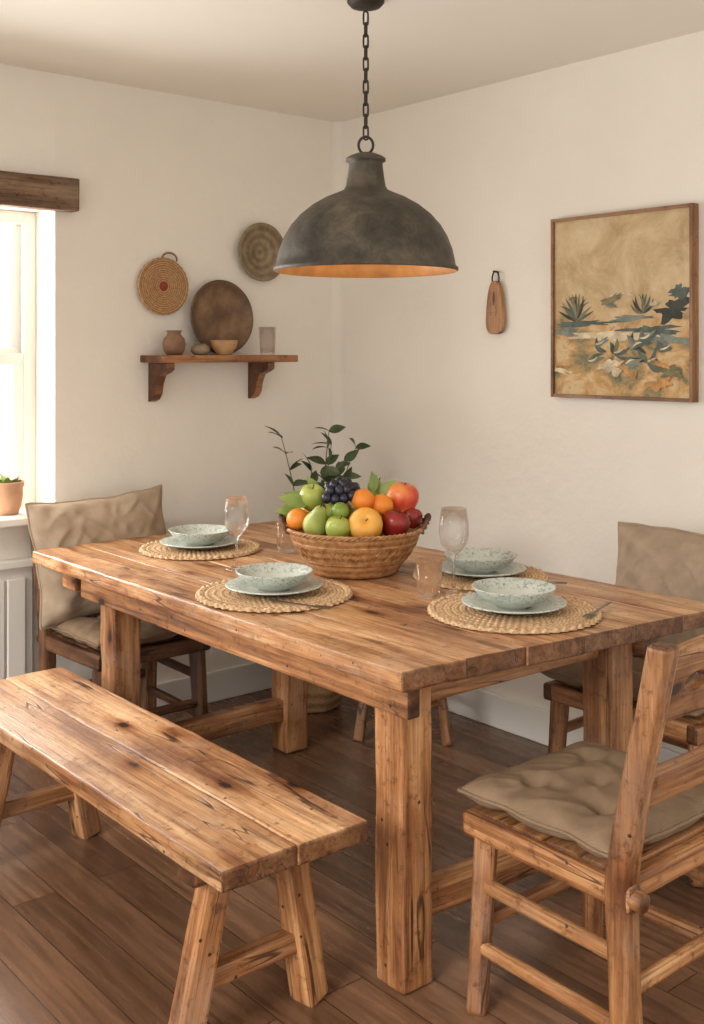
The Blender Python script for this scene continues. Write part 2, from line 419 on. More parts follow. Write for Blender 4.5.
# ------------------------------------------------------------------ table
ZT = 0.785
tb = empty('dining_table', (0,0,0))
TX0, TX1, TY0, TY1 = 1.61, 2.71, 1.75, 3.66
npl = 6; pw = (TX1-TX0)/npl
for i in range(npl):
    cx = TX0+pw*(i+0.5); cy = (TY0+TY1)/2
    j0 = random.uniform(-0.006, 0.006)
    def warp(c, cx=cx, cy=cy, j0=j0):
        X = c.x+cx; Y = c.y+cy
        wgt = (TY1-Y)/(TY1-TY0)
        return Vector((c.x, c.y-0.115*(X-TX0)*wgt+j0, c.z))
    edge = i in (0, npl-1)
    box('top_plank_%d' % (i+1), (pw-0.0018, TY1-TY0, 0.045), (cx, cy, ZT-0.0225), TOP, tb, bev=0.007 if edge else 0.003, wob=0.0035 if edge else 0.002, step=0.05, warp=warp, segs=3)
LEGX = (1.75, 2.45); LEGY = (1.89, 3.27)
k = 0
for lx in LEGX:
    for ly in LEGY:
        k += 1
        box('leg_%d' % k, (0.1, 0.1, ZT-0.045), (lx, ly - (0.06 if lx > 2 and ly < 2 else 0), (ZT-0.045)/2), WZ, tb, bev=0.01, wob=0.006, segs=3)
az = ZT-0.045-0.04
box('apron_front', (0.04, 1.60, 0.08), (1.68, 2.58, az), WY, tb, bev=0.006, wob=0.003)
box('apron_far', (0.035, 1.62, 0.08), (2.52, 2.56, az), WY, tb, bev=0.006, wob=0.003)
box('apron_end_near', (0.80, 0.035, 0.085), (2.12, 1.85, az), WX, tb, rot=(0,0,-0.04), bev=0.006, wob=0.002)
box('apron_end_back', (0.80, 0.035, 0.08), (2.10, 3.32, az), WX, tb, bev=0.006, wob=0.002)
box('stretcher_near', (0.62, 0.05, 0.08), (2.10, 1.87, 0.18), WX, tb, rot=(0,0,-0.06), bev=0.008, wob=0.003)
box('stretcher_back', (0.62, 0.06, 0.08), (2.10, 3.27, 0.16), WX, tb, bev=0.008, wob=0.003)
box('corner_block', (0.05, 0.10, 0.05), (1.67, 3.44, az+0.005), WY, tb, bev=0.008, wob=0.002)

# ------------------------------------------------------------------ bench
bn = empty('wooden_bench', (0,0,0))
for i, (xa, xb) in enumerate(((1.185, 1.3726), (1.3734, 1.565))):
    box('seat_plank_%d' % (i+1), (xb-xa, 1.52, 0.045), ((xa+xb)/2, 2.56+(0.0 if i else 0.004), 0.4375), TOP, bn, bev=0.006, wob=0.003, step=0.05, segs=3)
for n, yy in (('near', 1.97), ('far', 3.08)):
    box('cleat_'+n, (0.34, 0.07, 0.045), (1.372, yy, 0.392), WX, bn, bev=0.008, wob=0.002)
    beam('leg_%s_left' % n, (1.205, yy+.015, 0.0), (1.285, yy, 0.40), 0.068, 0.066, WZ, bn, bev=0.009, wob=.005, w2=0.06, d2=0.06)
    beam('leg_%s_right' % n, (1.545, yy+.015, 0.0), (1.465, yy, 0.40), 0.07, 0.066, WZ, bn, bev=0.009, wob=.005, w2=0.06, d2=0.06)
    box('stretcher_'+n, (0.27, 0.04, 0.048), (1.375, yy+.01, 0.15), WX, bn, bev=0.007, wob=0.002)

# ------------------------------------------------------------------ chairs
def pillow_data(w, h, t, seat=False, seed=0, n=70):
    verts, faces = [], []
    off = Vector((seed*7.3, seed*3.1, seed*1.7))
    tufts = [(-.45,-.45), (.45,-.45), (-.45,.45), (.45,.45), (0,0)]
    for side in (1, -1):
        b = len(verts)
        for i in range(n+1):
            for j in range(n+1):
                u = -1+2*i/n; v = -1+2*j/n
                if seat:
                    x = w/2*u*(1-.02*(1-v*v)); y = h/2*v*(1-.02*(1-u*u))
                    th = (max(0, (1-u**6)*(1-v**6)))**0.45
                    for a, c in tufts: th -= 0.7*math.exp(-((u-a)**2+(v-c)**2)/0.014)
                    for c in (-.45, .45): th -= 0.18*math.exp(-((v-c)**2)/0.010)+0.18*math.exp(-((u-c)**2)/0.010)
                    wr = 0.008
                else:
                    x = w/2*u*(1-.06*(1-v*v)); y = h/2*v*(1-.06*(1-u*u))
                    th = (max(0, (1-u*u)*(1-v*v)))**0.45 + 0.12*(max(0, (1-u**10)*(1-v**10)))
                    wr = 0.016
                p = Vector((x, y, side*t/2*max(0, th)))
                e = min(1, 5*(1-max(abs(u), abs(v))))
                nz = noise.noise(Vector((x*8, y*8, side*3))+off)+0.6*noise.noise(Vector((x*18+y*12, y*14, side*5))+off)
                rid = 1-abs(noise.noise(Vector(((x+y)*10, (x-y)*3.5, side*2+9))+off))*5
                rid2 = 1-abs(noise.noise(Vector(((x-y)*11, (x+y)*4, side*2+29))+off))*5
                nz += 0.4*max(0, rid)+0.3*max(0, rid2)
                ang = math.atan2(v, u)
                fold = math.sin(ang*14+seed)*0.5*min(1, (u*u+v*v))*(0 if seat else 1)
                p.z += side*wr*(nz+fold*0.6)*e
                p.x += 0.014*noise.noise(Vector((y*10, 3, 1))+off)*abs(u); p.y += 0.014*noise.noise(Vector((x*10, 7, 1))+off)*abs(v)
                verts.append(p)
        for i in range(n):
            for j in range(n):
                f = (b+i*(n+1)+j, b+(i+1)*(n+1)+j, b+(i+1)*(n+1)+j+1, b+i*(n+1)+j+1)
                faces.append(f if side == 1 else f[::-1])
    return verts, faces
def pillow(name, w, h, t, mat, parent, loc, rot, seat=False, seed=0):
    v, f = pillow_data(w, h, t, seat, seed)
    n = 70; rim = [(i, 0) for i in range(n)]+[(n, j) for j in range(n)]+[(n-i, n) for i in range(n)]+[(0, n-j) for j in range(n)]
    pts = [v[i*(n+1)+j].copy() for i, j in rim]
    o = obj_from(name, v, f, mat, parent, loc, rot)
    bm = bmesh.new(); bm.from_mesh(o.data); bmesh.ops.remove_doubles(bm, verts=bm.verts, dist=0.0005); bm.to_mesh(o.data); bm.free()
    tube(name+'_piping', [(p.x, p.y, 0) for p in pts], 0.0045, mat, o, 6, True)
    return o

def rail_with_hole(name, w, h, t, mat, parent, loc, rot, hw=0.038, hh=0.02, hx=-0.10):
    n = 48; verts = []; faces = []
    inner, outer = [], []
    cs_ = [(w/2, h/2), (-w/2, h/2), (-w/2, -h/2), (w/2, -h/2)]
    for i in range(n):
        a = 2*math.pi*i/n; c, s = math.cos(a), math.sin(a)
        inner.append((hx+hw*c, hh*s))
        ks = []
        if c > 1e-6: ks.append((w/2-hx)/c)
        if c < -1e-6: ks.append((-w/2-hx)/c)
        if abs(s) > 1e-6: ks.append((h/2)/abs(s))
        k = min(ks); outer.append((hx+k*c, k*s))
    for cx, cz in cs_:
        i = min(range(n), key=lambda q: (outer[q][0]-cx)**2+(outer[q][1]-cz)**2); outer[i] = (cx, cz)
    arch = lambda x: 0.012*(1-(2*x/w)**2)
    for y in (-t/2, t/2):
        for x, z in inner: verts.append((x, y, z))
        for x, z in outer: verts.append((x, y, z+(arch(x) if z > h*0.4 else 0)))
    for i in range(n):
        j = (i+1) % n
        faces += [(i, j, n+j, n+i), (2*n+j, 2*n+i, 3*n+i, 3*n+j), (j, i, 2*n+i, 2*n+j), (n+i, n+j, 3*n+j, 3*n+i)]
    o = obj_from(name, verts, faces, mat, parent, loc, rot, False)
    m = o.modifiers.new('b', 'BEVEL'); m.width = 0.003; m.segments = 2; m.limit_method = 'ANGLE'; m.angle_limit = math.radians(50)
    return o

def chair(loc, rz, bh=0.94, back_pillow=False, mz=(WX, WY, WZ), seed=1, pz=0.715, sw=0.215, px_=0.02, pwid=0.54):
    c = empty('dining_chair', loc, rz); X, Y, Z = mz
    SH = 0.42; W2 = 2*sw
    for s, nm in ((-1, 'left'), (1, 'right')):
        def warp(p, s=s):
            z = p.z+bh/2
            y = p.y - 0.10*max(0, (z-0.42)/(bh-0.42))**1.15*1.0 - 0.02*(max(0, 0.42-z)/0.42)
            k = 1.0+0.10*math.exp(-((z-0.45)/0.12)**2) - 0.08*(z/bh)
            return Vector((p.x*k, y, p.z))
        box('back_post_'+nm, (0.052, 0.052, bh), (s*sw, -0.2, bh/2), Z, c, bev=0.012, wob=0.005, segs=3, warp=warp)
        beam('front_leg_'+nm, (s*(sw-0.008), 0.195, 0), (s*(sw-0.022), 0.175, SH), 0.045, 0.045, Z, c, bev=0.01, w2=0.052, d2=0.052)
        beam('seat_side_'+nm, (s*sw, -0.235, SH-.005), (s*(sw-0.01), 0.225, SH), 0.04, 0.055, Z, c, bev=0.01)
        beam('side_stretcher_upper_'+nm, (s*sw, -0.2, 0.29), (s*(sw-.012), 0.185, 0.29), 0.024, 0.032, Z, c, bev=0.009)
        beam('side_stretcher_lower_'+nm, (s*sw, -0.2, 0.15), (s*(sw-.008), 0.19, 0.15), 0.024, 0.032, Z, c, bev=0.009)
        lathe('peg_'+nm, [(0, -0.03), (0.015, -0.03), (0.019, -0.024), (0.019, 0.02), (0.0, 0.02)], Z, c, (s*sw, -0.235, SH-.005), (math.pi/2, 0, 0), 16)
    box('seat_front', (W2-.01, 0.045, 0.055), (0, 0.20, SH), X, c, bev=0.01, wob=0.002)
    box('seat_back', (W2-.03, 0.035, 0.05), (0, -0.2, SH), X, c, bev=0.008, wob=0.002)
    for i in range(4):
        box('seat_slat_%d' % i, (W2-.01, 0.085, 0.018), (0, -0.14+i*0.095, SH+.022), X, c, bev=0.004, wob=0.001)
    box('front_stretcher', (W2-.03, 0.026, 0.032), (0, 0.188, 0.20), X, c, bev=0.009, wob=0.002)
    box('back_stretcher', (W2-.03, 0.026, 0.034), (0, -0.205, 0.22), X, c, bev=0.009, wob=0.002)
    def yb(z): return -0.2-0.10*max(0, (z-0.42)/(bh-0.42))**1.15
    rail_with_hole('top_rail', W2-.04, 0.14, 0.026, X, c, (0, yb(bh-.08), bh-0.09), (0.19,0,0))
    box('mid_rail', (W2-.04, 0.024, 0.075), (0, yb(bh-.29), bh-0.30), X, c, rot=(0.17,0,0), bev=0.008, wob=0.002)
    pillow('seat_cushion', W2+.03, 0.43, 0.07, LINEN2, c, (0.005, 0.02, SH+.066), (0.0,0,0), seat=True, seed=seed)
    if back_pillow:
        pillow('back_pillow', pwid, 0.45, 0.18, LINEN, c, (px_, -0.13, pz), (math.radians(101), math.radians(3), 0), seed=seed+3)
    return c
chair((2.005, 1.505, 0), 0.0, 0.925, False, seed=1)
chair((1.955, 3.61, 0), math.pi, 0.84, True, (DWX, DWY, DWZ), seed=2, pz=0.72, pwid=0.56)
chair((2.885, 1.96, 0), math.pi/2, 0.82, True, (WX, WY, WZ), seed=5, pz=0.70, sw=0.265, px_=-0.01, pwid=0.55)

st = empty('wooden_stool', (2.82, 3.05, 0))
lathe('seat', [(0, 0.41), (0.15, 0.41), (0.165, 0.42), (0.165, 0.44), (0.155, 0.452), (0, 0.455)], WX, st, seg=40, wob=0.003)
for i in range(4):
    a = 0.7+i*math.pi/2
    beam('leg_%d' % (i+1), (0.17*math.cos(a), 0.17*math.sin(a), 0), (0.11*math.cos(a), 0.11*math.sin(a), 0.42), 0.038, 0.038, WZ, st)
for i in range(4):
    a = 0.7+i*math.pi/2; b = a+math.pi/2
    beam('rung_%d' % (i+1), (0.148*math.cos(a), 0.148*math.sin(a), 0.16), (0.148*math.cos(b), 0.148*math.sin(b), 0.16), 0.022, 0.022, WZ, st)

# ------------------------------------------------------------------ pendant lamp
PX, PY = 2.157, 2.497
pl = empty('pendant_lamp', (PX, PY, 0))
outer = [(0.2745,1.722),(0.2785,1.725),(0.2785,1.733),(0.271,1.739),(0.267,1.76),(0.260,1.79),(0.246,1.826),(0.226,1.86),(0.198,1.892),(0.162,1.921),(0.122,1.944),(0.088,1.958),(0.067,1.968),(0.060,1.98),(0.055,2.01),(0.051,2.045),(0.052,2.052),(0.060,2.055),(0.060,2.063),(0.050,2.07),(0.03,2.078),(0.012,2.082),(0,2.083)]
lathe('shade_outer', outer, SHADE, pl, seg=72)
inner = [(0.2745,1.722),(0.268,1.727),(0.262,1.75),(0.255,1.79),(0.241,1.823),(0.221,1.856),(0.193,1.886),(0.157,1.914),(0.116,1.937),(0.06,1.952),(0,1.955)]
lathe('shade_inner', inner, GOLD, pl, seg=72)
lathe('bulb_socket', [(0,1.955),(0.022,1.955),(0.022,1.90),(0,1.90)], METAL, pl, seg=20)
bm_ = N('bulb_glow'); bm_.b.inputs['Emission Color'].default_value = (1, 0.8, 0.55, 1); bm_.b.inputs['Emission Strength'].default_value = 4
lathe('bulb', [(0,1.815),(0.018,1.819),(0.029,1.835),(0.031,1.85),(0.025,1.872),(0.014,1.89),(0.012,1.90)], bm_.m, pl, seg=24)
v, f = [], []
i = 0
def link_pts(zc, ang, a=0.0075, h=0.021):
    out = []
    for q in range(16):
        t = 2*math.pi*q/16; x = a*math.cos(t); zz = math.sin(t)*a + (h-a if math.sin(t) > 0.01 else -(h-a) if math.sin(t) < -0.01 else 0)
        out.append((x*math.cos(ang), x*math.sin(ang), zc+zz))
    return out
tube_data([(0.022*math.cos(t)*0.766, -0.022*math.cos(t)*0.643, 2.103+0.026*math.sin(t)) for t in [2*math.pi*q/20 for q in range(20)]], 0.0042, 8, True, v, f)
z = 2.141
while z < ZC-0.03:
    tube_data(link_pts(z, -0.7+(math.pi/2 if i % 2 else 0)+0.35), 0.003, 6, True, v, f); z += 0.0345; i += 1
obj_from('chain', v, f, METAL, pl)
lathe('ceiling_canopy', [(0,ZC-0.03),(0.02,ZC-0.03),(0.045,ZC-0.024),(0.056,ZC-0.012),(0.057,ZC-0.0005),(0,ZC-0.0005)], METAL, pl, seg=32)
ld = bpy.data.lights.new('pendant_bulb_light', 'POINT'); ld.energy = 1.1; ld.color = (1, 0.82, 0.58); ld.shadow_soft_size = 0.03
lo = bpy.data.objects.new('bulb_light', ld); lo.location = (0,0,1.79); link(lo, pl)

# ------------------------------------------------------------------ shelf and things on it
sh = empty('wall_shelf', (0,0,0))
SZ = 1.467
box('board', (0.67, 0.175, 0.03), (2.525, YW-0.0875, SZ-0.015), SHX, sh, bev=0.004, wob=0.0015)
def bracket(n, x):
    prof = [(0,0),(0.15,0),(0.15,-0.028),(0.125,-0.04),(0.085,-0.052),(0.066,-0.085),(0.056,-0.125),(0.035,-0.15),(0.0,-0.16)]
    t = 0.036; vs = []; nn = len(prof)
    for s in (-t/2, t/2):
        for a, b in prof: vs.append((x+s, YW-a, SZ-0.03+b))
    fs = [tuple(range(nn)), tuple(range(nn, 2*nn))[::-1]]+[(i, (i+1) % nn, nn+(i+1) % nn, nn+i)[::-1] for i in range(nn)]
    o = obj_from(n, vs, fs, SHX, sh, smooth=False)
    m = o.modifiers.new('b', 'BEVEL'); m.width = 0.003; m.segments = 2
bracket('bracket_1', 2.245); bracket('bracket_2', 2.735)
SY = YW-0.09
lathe('clay_jar', [(0,0),(0.03,0),(0.042,0.02),(0.046,0.045),(0.042,0.066),(0.030,0.08),(0.026,0.088),(0.032,0.098),(0.031,0.1),(0.022,0.088),(0.02,0.08),(0,0.06)], CLAY, None, (2.295, SY, SZ), wob=0.001)
lathe('pebble', [(0,0),(0.028,0.003),(0.040,0.018),(0.036,0.034),(0.018,0.046),(0,0.048)], STONE, None, (2.40, SY-0.03, SZ), wob=0.002)
lathe('small_bowl', [(0,0),(0.028,0),(0.032,0.006),(0.052,0.035),(0.057,0.062),(0.053,0.062),(0.048,0.036),(0.028,0.01),(0,0.008)], TANC, None, (2.515, SY-0.03, SZ))
lathe('serving_tray', [(0,0.0),(0.12,0.0),(0.142,0.006),(0.154,0.022),(0.158,0.028),(0.150,0.030),(0.138,0.014),(0.11,0.008),(0,0.008)], WPLATE, None, (2.552, YW-0.024, SZ+0.158), (math.radians(86),0,0), 64)
lathe('drinking_glass', [(0,0.0),(0.03,0.0),(0.033,0.004),(0.038,0.12),(0.0355,0.12),(0.031,0.012),(0,0.01)], GLASS, None, (2.735, SY-0.03, SZ))

wk = empty('wicker_trivet', (2.285, YW-0.012, 1.748)); wk.rotation_euler = (math.pi/2, 0, 0)
pr = [(0,0.012)]
for i in range(1, 40):
    r = i*0.0028; pr.append((r, 0.012+0.003*abs(math.sin(i*0.9))))
pr += [(0.113,0.01),(0.113,0.0),(0,0.0)]
lathe('disc', pr, WICK, wk, seg=72)
lathe('center', [(0,0.021),(0.010,0.02),(0.018,0.017),(0.020,0.008)], REDM, wk, seg=24)
tube('rim', [(0.110*math.cos(a), 0.110*math.sin(a), 0.010) for a in [2*math.pi*i/60 for i in range(60)]], [0.007+0.002*(i % 2) for i in range(60)], WICK, wk, 8, True)
tube('hanging_loop', [(0.03+0.035*math.cos(a), 0.112+0.026*math.sin(a), 0.008) for a in [math.pi*i/12-0.3 for i in range(14)]], 0.004, CLAY, wk, 6)
lathe('wall_plate', [(0,0.004),(0.05,0.004),(0.06,0.012),(0.10,0.016),(0.122,0.03),(0.128,0.032),(0.124,0.038),(0.10,0.024),(0.06,0.018),(0.052,0.01),(0,0.01)], WPLATE2, None, (2.772, YW-0.002, 1.915), (math.pi/2,0,0), 64)

hb = empty('hanging_cutting_board', (XW, 2.93, 0), -math.pi/2)
def prism(name, pts, y0, y1, mat, parent, bev=0.003, smooth=False):
    nn = len(pts); vs = [(x, y0, z) for x, z in pts]+[(x, y1, z) for x, z in pts]
    fs = [tuple(range(nn)), tuple(range(nn, 2*nn))[::-1]]+[(i, nn+i, nn+(i+1) % nn, (i+1) % nn) for i in range(nn)]
    o = obj_from(name, vs, fs, mat, parent, smooth=smooth)
    bm = bmesh.new(); bm.from_mesh(o.data); bmesh.ops.recalc_face_normals(bm, faces=bm.faces); bm.to_mesh(o.data); bm.free()
    if bev:
        m = o.modifiers.new('b', 'BEVEL'); m.width = bev; m.segments = 2; m.limit_method = 'ANGLE'
    return o
pts = []
for i in range(36):
    a = 2*math.pi*i/36; c, s = math.cos(a), math.sin(a)
    ex = lambda q: math.copysign(abs(q)**0.6, q)
    zz = 1.655+0.105*ex(s); wd = 0.050-0.022*((zz-1.55)/0.21)**1.5 if zz > 1.55 else 0.050
    pts.append((wd*ex(c), zz))
prism('board', pts, -0.028, -0.008, BRD, hb, 0.004)
prism('slot', [(0.006*math.cos(a), 1.69+0.028*math.sin(a)) for a in [2*math.pi*i/16 for i in range(16)]], -0.0295, -0.027, DWZ, hb, 0)
tube('wire_loop', [(0.018*math.cos(a), -0.018, 1.768+0.03*math.sin(a)) for a in [2*math.pi*i/24 for i in range(24)]], 0.0032, METAL, hb, 6, True)
tube('nail', [(0, 0.0, 1.795), (0, -0.03, 1.797)], 0.004, METAL, hb, 8)

# ------------------------------------------------------------------ painting
PWd, PHt = 0.598, 0.66
pa = empty('framed_painting', (XW, 2.338, 1.643), -math.pi/2)
def canvas_mat():
    m = N('painted_canvas'); co = m.objco(False)
    f = m.noise(co, 5.5, 9, 0.74, 0.5)
    sky = m.ramp(f, [(0.32, rgb(168,138,98)), (0.5, rgb(198,172,132)), (0.68, rgb(220,200,164))])
    f2 = m.noise(m.mapping(co, (6,1,8)), 1.3, 8, 0.7, 0.4)
    land = m.ramp(f2, [(0.34, rgb(96,98,82)), (0.42, rgb(148,132,96)), (0.50, rgb(194,152,98)), (0.60, rgb(208,184,144)), (0.68, rgb(180,126,72))])
    sx = m.n.new('ShaderNodeSeparateXYZ'); m.l(co, sx.inputs[0])
    ad = m.math('MULTIPLY_ADD', m.noise(co, 7, 4), 0.12, sx.outputs['Z'])
    mask = m.ramp(ad, [(0.0, (1,1,1,1)), (0.08, (0,0,0,1))])
    c = m.mix('MIX', mask, sky, land)
    m.l(c, m.b.inputs['Base Color']); m.b.inputs['Roughness'].default_value = 0.8
    m.bump(m.noise(co, 120, 5, 0.7), 0.4, 0.002); return m.m
CANV = canvas_mat()
FC = (rgb(110,76,48), rgb(152,110,72), rgb(176,132,90))
fr = wood('frame_wood_z', 'Z', *FC, knots=False, cracks=False, worn=False)
frx = wood('frame_wood_x', 'X', *FC, knots=False, cracks=False, worn=False)
ft = 0.012
box('frame_left', (ft, 0.038, PHt), (-PWd/2+ft/2, -0.019, 0), fr, pa, bev=0.001)
box('frame_right', (ft, 0.038, PHt), (PWd/2-ft/2, -0.019, 0), fr, pa, bev=0.001)
box('frame_top', (PWd-2*ft, 0.038, ft), (0, -0.019, PHt/2-ft/2), frx, pa, bev=0.001)
box('frame_bottom', (PWd-2*ft, 0.038, ft), (0, -0.019, -PHt/2+ft/2), frx, pa, bev=0.001)
box('canvas', (PWd-2*ft, 0.02, PHt-2*ft), (0, -0.018, 0), CANV, pa, bev=0)
def paint(name, c):
    return simple(name, c, 0.8, 25, 0.4, 0.4, 90)
PT = [paint('paint_sage', rgb(86,96,88)), paint('paint_dark', rgb(62,64,55)), paint('paint_olive', rgb(122,116,84)), paint('paint_pale', rgb(206,190,158)), paint('paint_ochre', rgb(188,140,84)), paint('paint_slate', rgb(122,128,116))]
yc = [-0.0285]
def blob(cx, cz, rx, rz, mat, ang=0, rag=0.3, seed=0, n=40):
    pts = []
    for i in range(n):
        a = 2*math.pi*i/n
        k = 1+rag*noise.noise(Vector((math.cos(a)*1.8+seed*3.3, math.sin(a)*1.8, seed*1.7)))*1.6+0.35*noise.noise(Vector((math.cos(a)*6+seed, math.sin(a)*6, seed*2.7)))
        x, z = rx*k*math.cos(a), rz*k*math.sin(a)
        X = cx+x*math.cos(ang)-z*math.sin(ang); Z = cz+x*math.sin(ang)+z*math.cos(ang)
        X = max(-0.285, min(0.285, X)); Z = max(-0.315, min(0.315, Z))
        pts.append((X, Z))
    yc[0] -= 0.00004
    vs = [(x, yc[0], z) for x, z in pts]+[(cx, yc[0]-0.0002, cz)]
    fs = [(i, (i+1) % n, n) for i in range(n)]
    obj_from('brushstroke', vs, fs, mat, pa, smooth=False)
def stroke(x0, z0, x1, z1, wd, mat):
    n = 10; vs = []; yc[0] -= 0.00004
    dx, dz = x1-x0, z1-z0; L = math.hypot(dx, dz); nx, nz = -dz/L, dx/L; cv = random.uniform(-.15, .15)*L
    for i in range(n+1):
        t = i/n; wq = wd*math.sin(math.pi*min(1, 0.12+t*0.88))*0.5+0.0006; b = cv*math.sin(math.pi*t)
        for s in (-1, 1): vs.append((x0+dx*t+nx*(b+s*wq), yc[0], z0+dz*t+nz*(b+s*wq)))
    obj_from('brushstroke', vs, [(2*i, 2*i+1, 2*i+3, 2*i+2) for i in range(n)], mat, pa, smooth=False)
rs = random.Random(3)
blob(0.22, -0.02, 0.065, 0.035, PT[1], 0.15, .6, 1); blob(0.24, 0.035, 0.045, 0.022, PT[0], 0.3, .5, 2)
blob(0.06, -0.045, 0.09, 0.010, PT[5], 0.05, .6, 3); blob(-0.14, -0.06, 0.12, 0.010, PT[0], 0.0, .7, 4)
blob(-0.22, -0.09, 0.06, 0.014, PT[5], 0.0, .6, 5); blob(0.13, -0.085, 0.10, 0.016, PT[0], 0.03, .8, 6)
blob(0.0, -0.105, 0.16, 0.018, PT[3], 0.02, .6, 7); blob(0.2, -0.12, 0.07, 0.014, PT[5], -0.1, .6, 8)
for i in range(13):
    a = math.radians(20+i*11.5); stroke(-0.19, -0.05, -0.19+0.085*math.cos(a), -0.05+0.10*math.sin(a), 0.011, PT[rs.choice([0,1,2])])
for i in range(9):
    a = math.radians(30+i*15); stroke(0.10, -0.03, 0.10+0.06*math.cos(a), -0.03+0.07*math.sin(a), 0.009, PT[rs.choice([0,2,1])])
for (x, z) in ((-0.02,-0.17), (0.06,-0.15), (0.12,-0.2), (-0.05,-0.22), (0.03,-0.21), (-0.1,-0.14), (0.17,-0.16), (0.09,-0.12), (-0.13,-0.2)):
    for k in range(5):
        a = rs.uniform(-0.6, 2.2); L = rs.uniform(.04, .085); stroke(x, z, x+L*math.cos(a), z+L*math.sin(a)*0.7, rs.uniform(.010, .024), PT[rs.choice([0,0,5,1,2])])
    stroke(x, z+.005, x+.04, z+.02, .006, PT[3])
for k in range(10):
    blob(rs.uniform(-.26,.26), rs.uniform(-.29,-.2), rs.uniform(.02,.05), rs.uniform(.008,.02), PT[rs.choice([4,4,3,2])], rs.uniform(-.3,.3), .6, k+20)
for k in range(8):
    blob(rs.uniform(-.24,.26), rs.uniform(.0,.06), rs.uniform(.015,.04), rs.uniform(.004,.010), PT[rs.choice([3,2,5])], rs.uniform(-.2,.4), .6, k+50)

# ------------------------------------------------------------------ place settings
def mat_mesh(R):
    verts, faces = [], []; nr, na = 66, 300
    for i in range(nr+1):
        r = R*i/nr
        for j in range(na):
            a = 2*math.pi*j/na
            ring = r/R*11
            row = int(ring)
            z = 0.0045+0.0022*abs(math.sin(ring*math.pi))+0.0016*math.sin(a*(row*7+8)+row*1.3)+0.0006*math.sin(a*97+i)
            rr = r
            if i > nr-7:
                z += 0.003*math.sin((i-(nr-7))/7*math.pi)+0.0022*math.sin(a*52+i*0.6); rr = r+0.004*math.sin(a*52)*((i-(nr-7))/7)
            if i == nr: z = 0.0004
            verts.append((rr*math.cos(a), rr*math.sin(a), z))
    for i in range(nr):
        for j in range(na):
            k = (j+1) % na; faces.append((i*na+j, (i+1)*na+j, (i+1)*na+k, i*na+k))
    return verts, faces
def place(x, y, R, k):
    v, f = mat_mesh(R); obj_from('woven_placemat', v, f, MATW, None, (x, y, ZT+0.003), (0,0,k*1.3))
    lathe('dinner_plate', [(0,0),(0.07,0),(0.078,0.003),(0.10,0.010),(0.137,0.018),(0.140,0.020),(0.137,0.0225),(0.10,0.014),(0.076,0.007),(0,0.006)], CER, None, (x, y, ZT+0.0122), seg=64)
    lathe('soup_bowl', [(0,0),(0.045,0),(0.05,0.006),(0.075,0.016),(0.098,0.034),(0.110,0.05),(0.112,0.053),(0.107,0.053),(0.093,0.036),(0.07,0.02),(0.04,0.011),(0,0.010)], CER, None, (x, y, ZT+0.0192), seg=64)
place(1.845, 2.535, 0.222, 0); place(2.205, 1.95, 0.228, 1); place(2.07, 3.285, 0.21, 2); place(2.475, 2.325, 0.205, 3)

def wineglass(x, y, s=1.0):
    pr = [(0,0.0),(0.036,0.0),(0.037,0.002),(0.02,0.006),(0.006,0.014),(0.0042,0.03),(0.004,0.09),(0.007,0.102),(0.022,0.115),(0.036,0.135),(0.0415,0.16),(0.040,0.19),(0.034,0.23),(0.0325,0.23),(0.0382,0.19),(0.0395,0.16),(0.034,0.136),(0.02,0.118),(0,0.108)]
    lathe('wine_glass', [(r*s, z*s) for r, z in pr], GLASS, None, (x, y, ZT+0.003), seg=48)
def tumbler(x, y, z=ZT+0.003):
    lathe('water_tumbler', [(0,0.0),(0.030,0.0),(0.032,0.003),(0.039,0.105),(0.037,0.105),(0.0305,0.012),(0,0.010)], GLASS, None, (x, y, z), seg=36)
wineglass(1.965, 2.905); wineglass(2.247, 2.215, 1.06)
tumbler(2.158, 2.225); tumbler(2.27, 3.05)
def fork(x, y, z, a, name='fork'):
    e = empty(name, (x, y, z), a)
    vs = []; prof = [(-0.095,0.006),(-0.06,0.0045),(0.0,0.003),(0.04,0.003),(0.055,0.009),(0.07,0.012)]
    for px_, wq in prof: vs += [(px_, -wq, 0), (px_, wq, 0), (px_, wq, 0.002), (px_, -wq, 0.002)]
    fs = []
    for i in range(len(prof)-1):
        b = i*4; c = b+4
        for q in range(4): fs.append((b+q, b+(q+1) % 4, c+(q+1) % 4, c+q))
    obj_from('handle', vs, fs, STEEL, e, smooth=False)
    for i in range(4):
        yy = -0.0105+i*0.007; box('tine_%d' % i, (0.035, 0.003, 0.0018), (0.086, yy, 0.001), STEEL, e, bev=0)
fork(2.36, 1.79, ZT+0.015, math.radians(200)); fork(1.79, 2.35, ZT+0.015, math.radians(-70)); fork(2.50, 2.14, ZT+0.015, math.radians(-60))

# ------------------------------------------------------------------ fruit basket
BX, BY = 2.233, 2.638
fb = empty('fruit_basket', (BX, BY, ZT+0.003))
BO = Vector((BX, BY, ZT+0.003))
pr = [(0,0),(0.130,0),(0.137,0.006),(0.145,0.02),(0.172,0.055),(0.195,0.095),(0.210,0.128),(0.217,0.136),(0.211,0.140),(0.203,0.132),(0.186,0.096),(0.161,0.056),(0.130,0.02),(0,0.014)]
lathe('bowl', pr, BASK, fb, seg=72, wob=0.003)
v, f = [], []
for ph in (0, 1, 2):
    tube_data([((0.213+0.004*math.cos(a*24+ph*2.09))*math.cos(a), (0.213+0.004*math.cos(a*24+ph*2.09))*math.sin(a), 0.137+0.004*math.sin(a*24+ph*2.09)) for a in [2*math.pi*i/300 for i in range(300)]], 0.004, 6, True, v, f)
obj_from('braided_rim', v, f, BASK, fb)
v, f = [], []
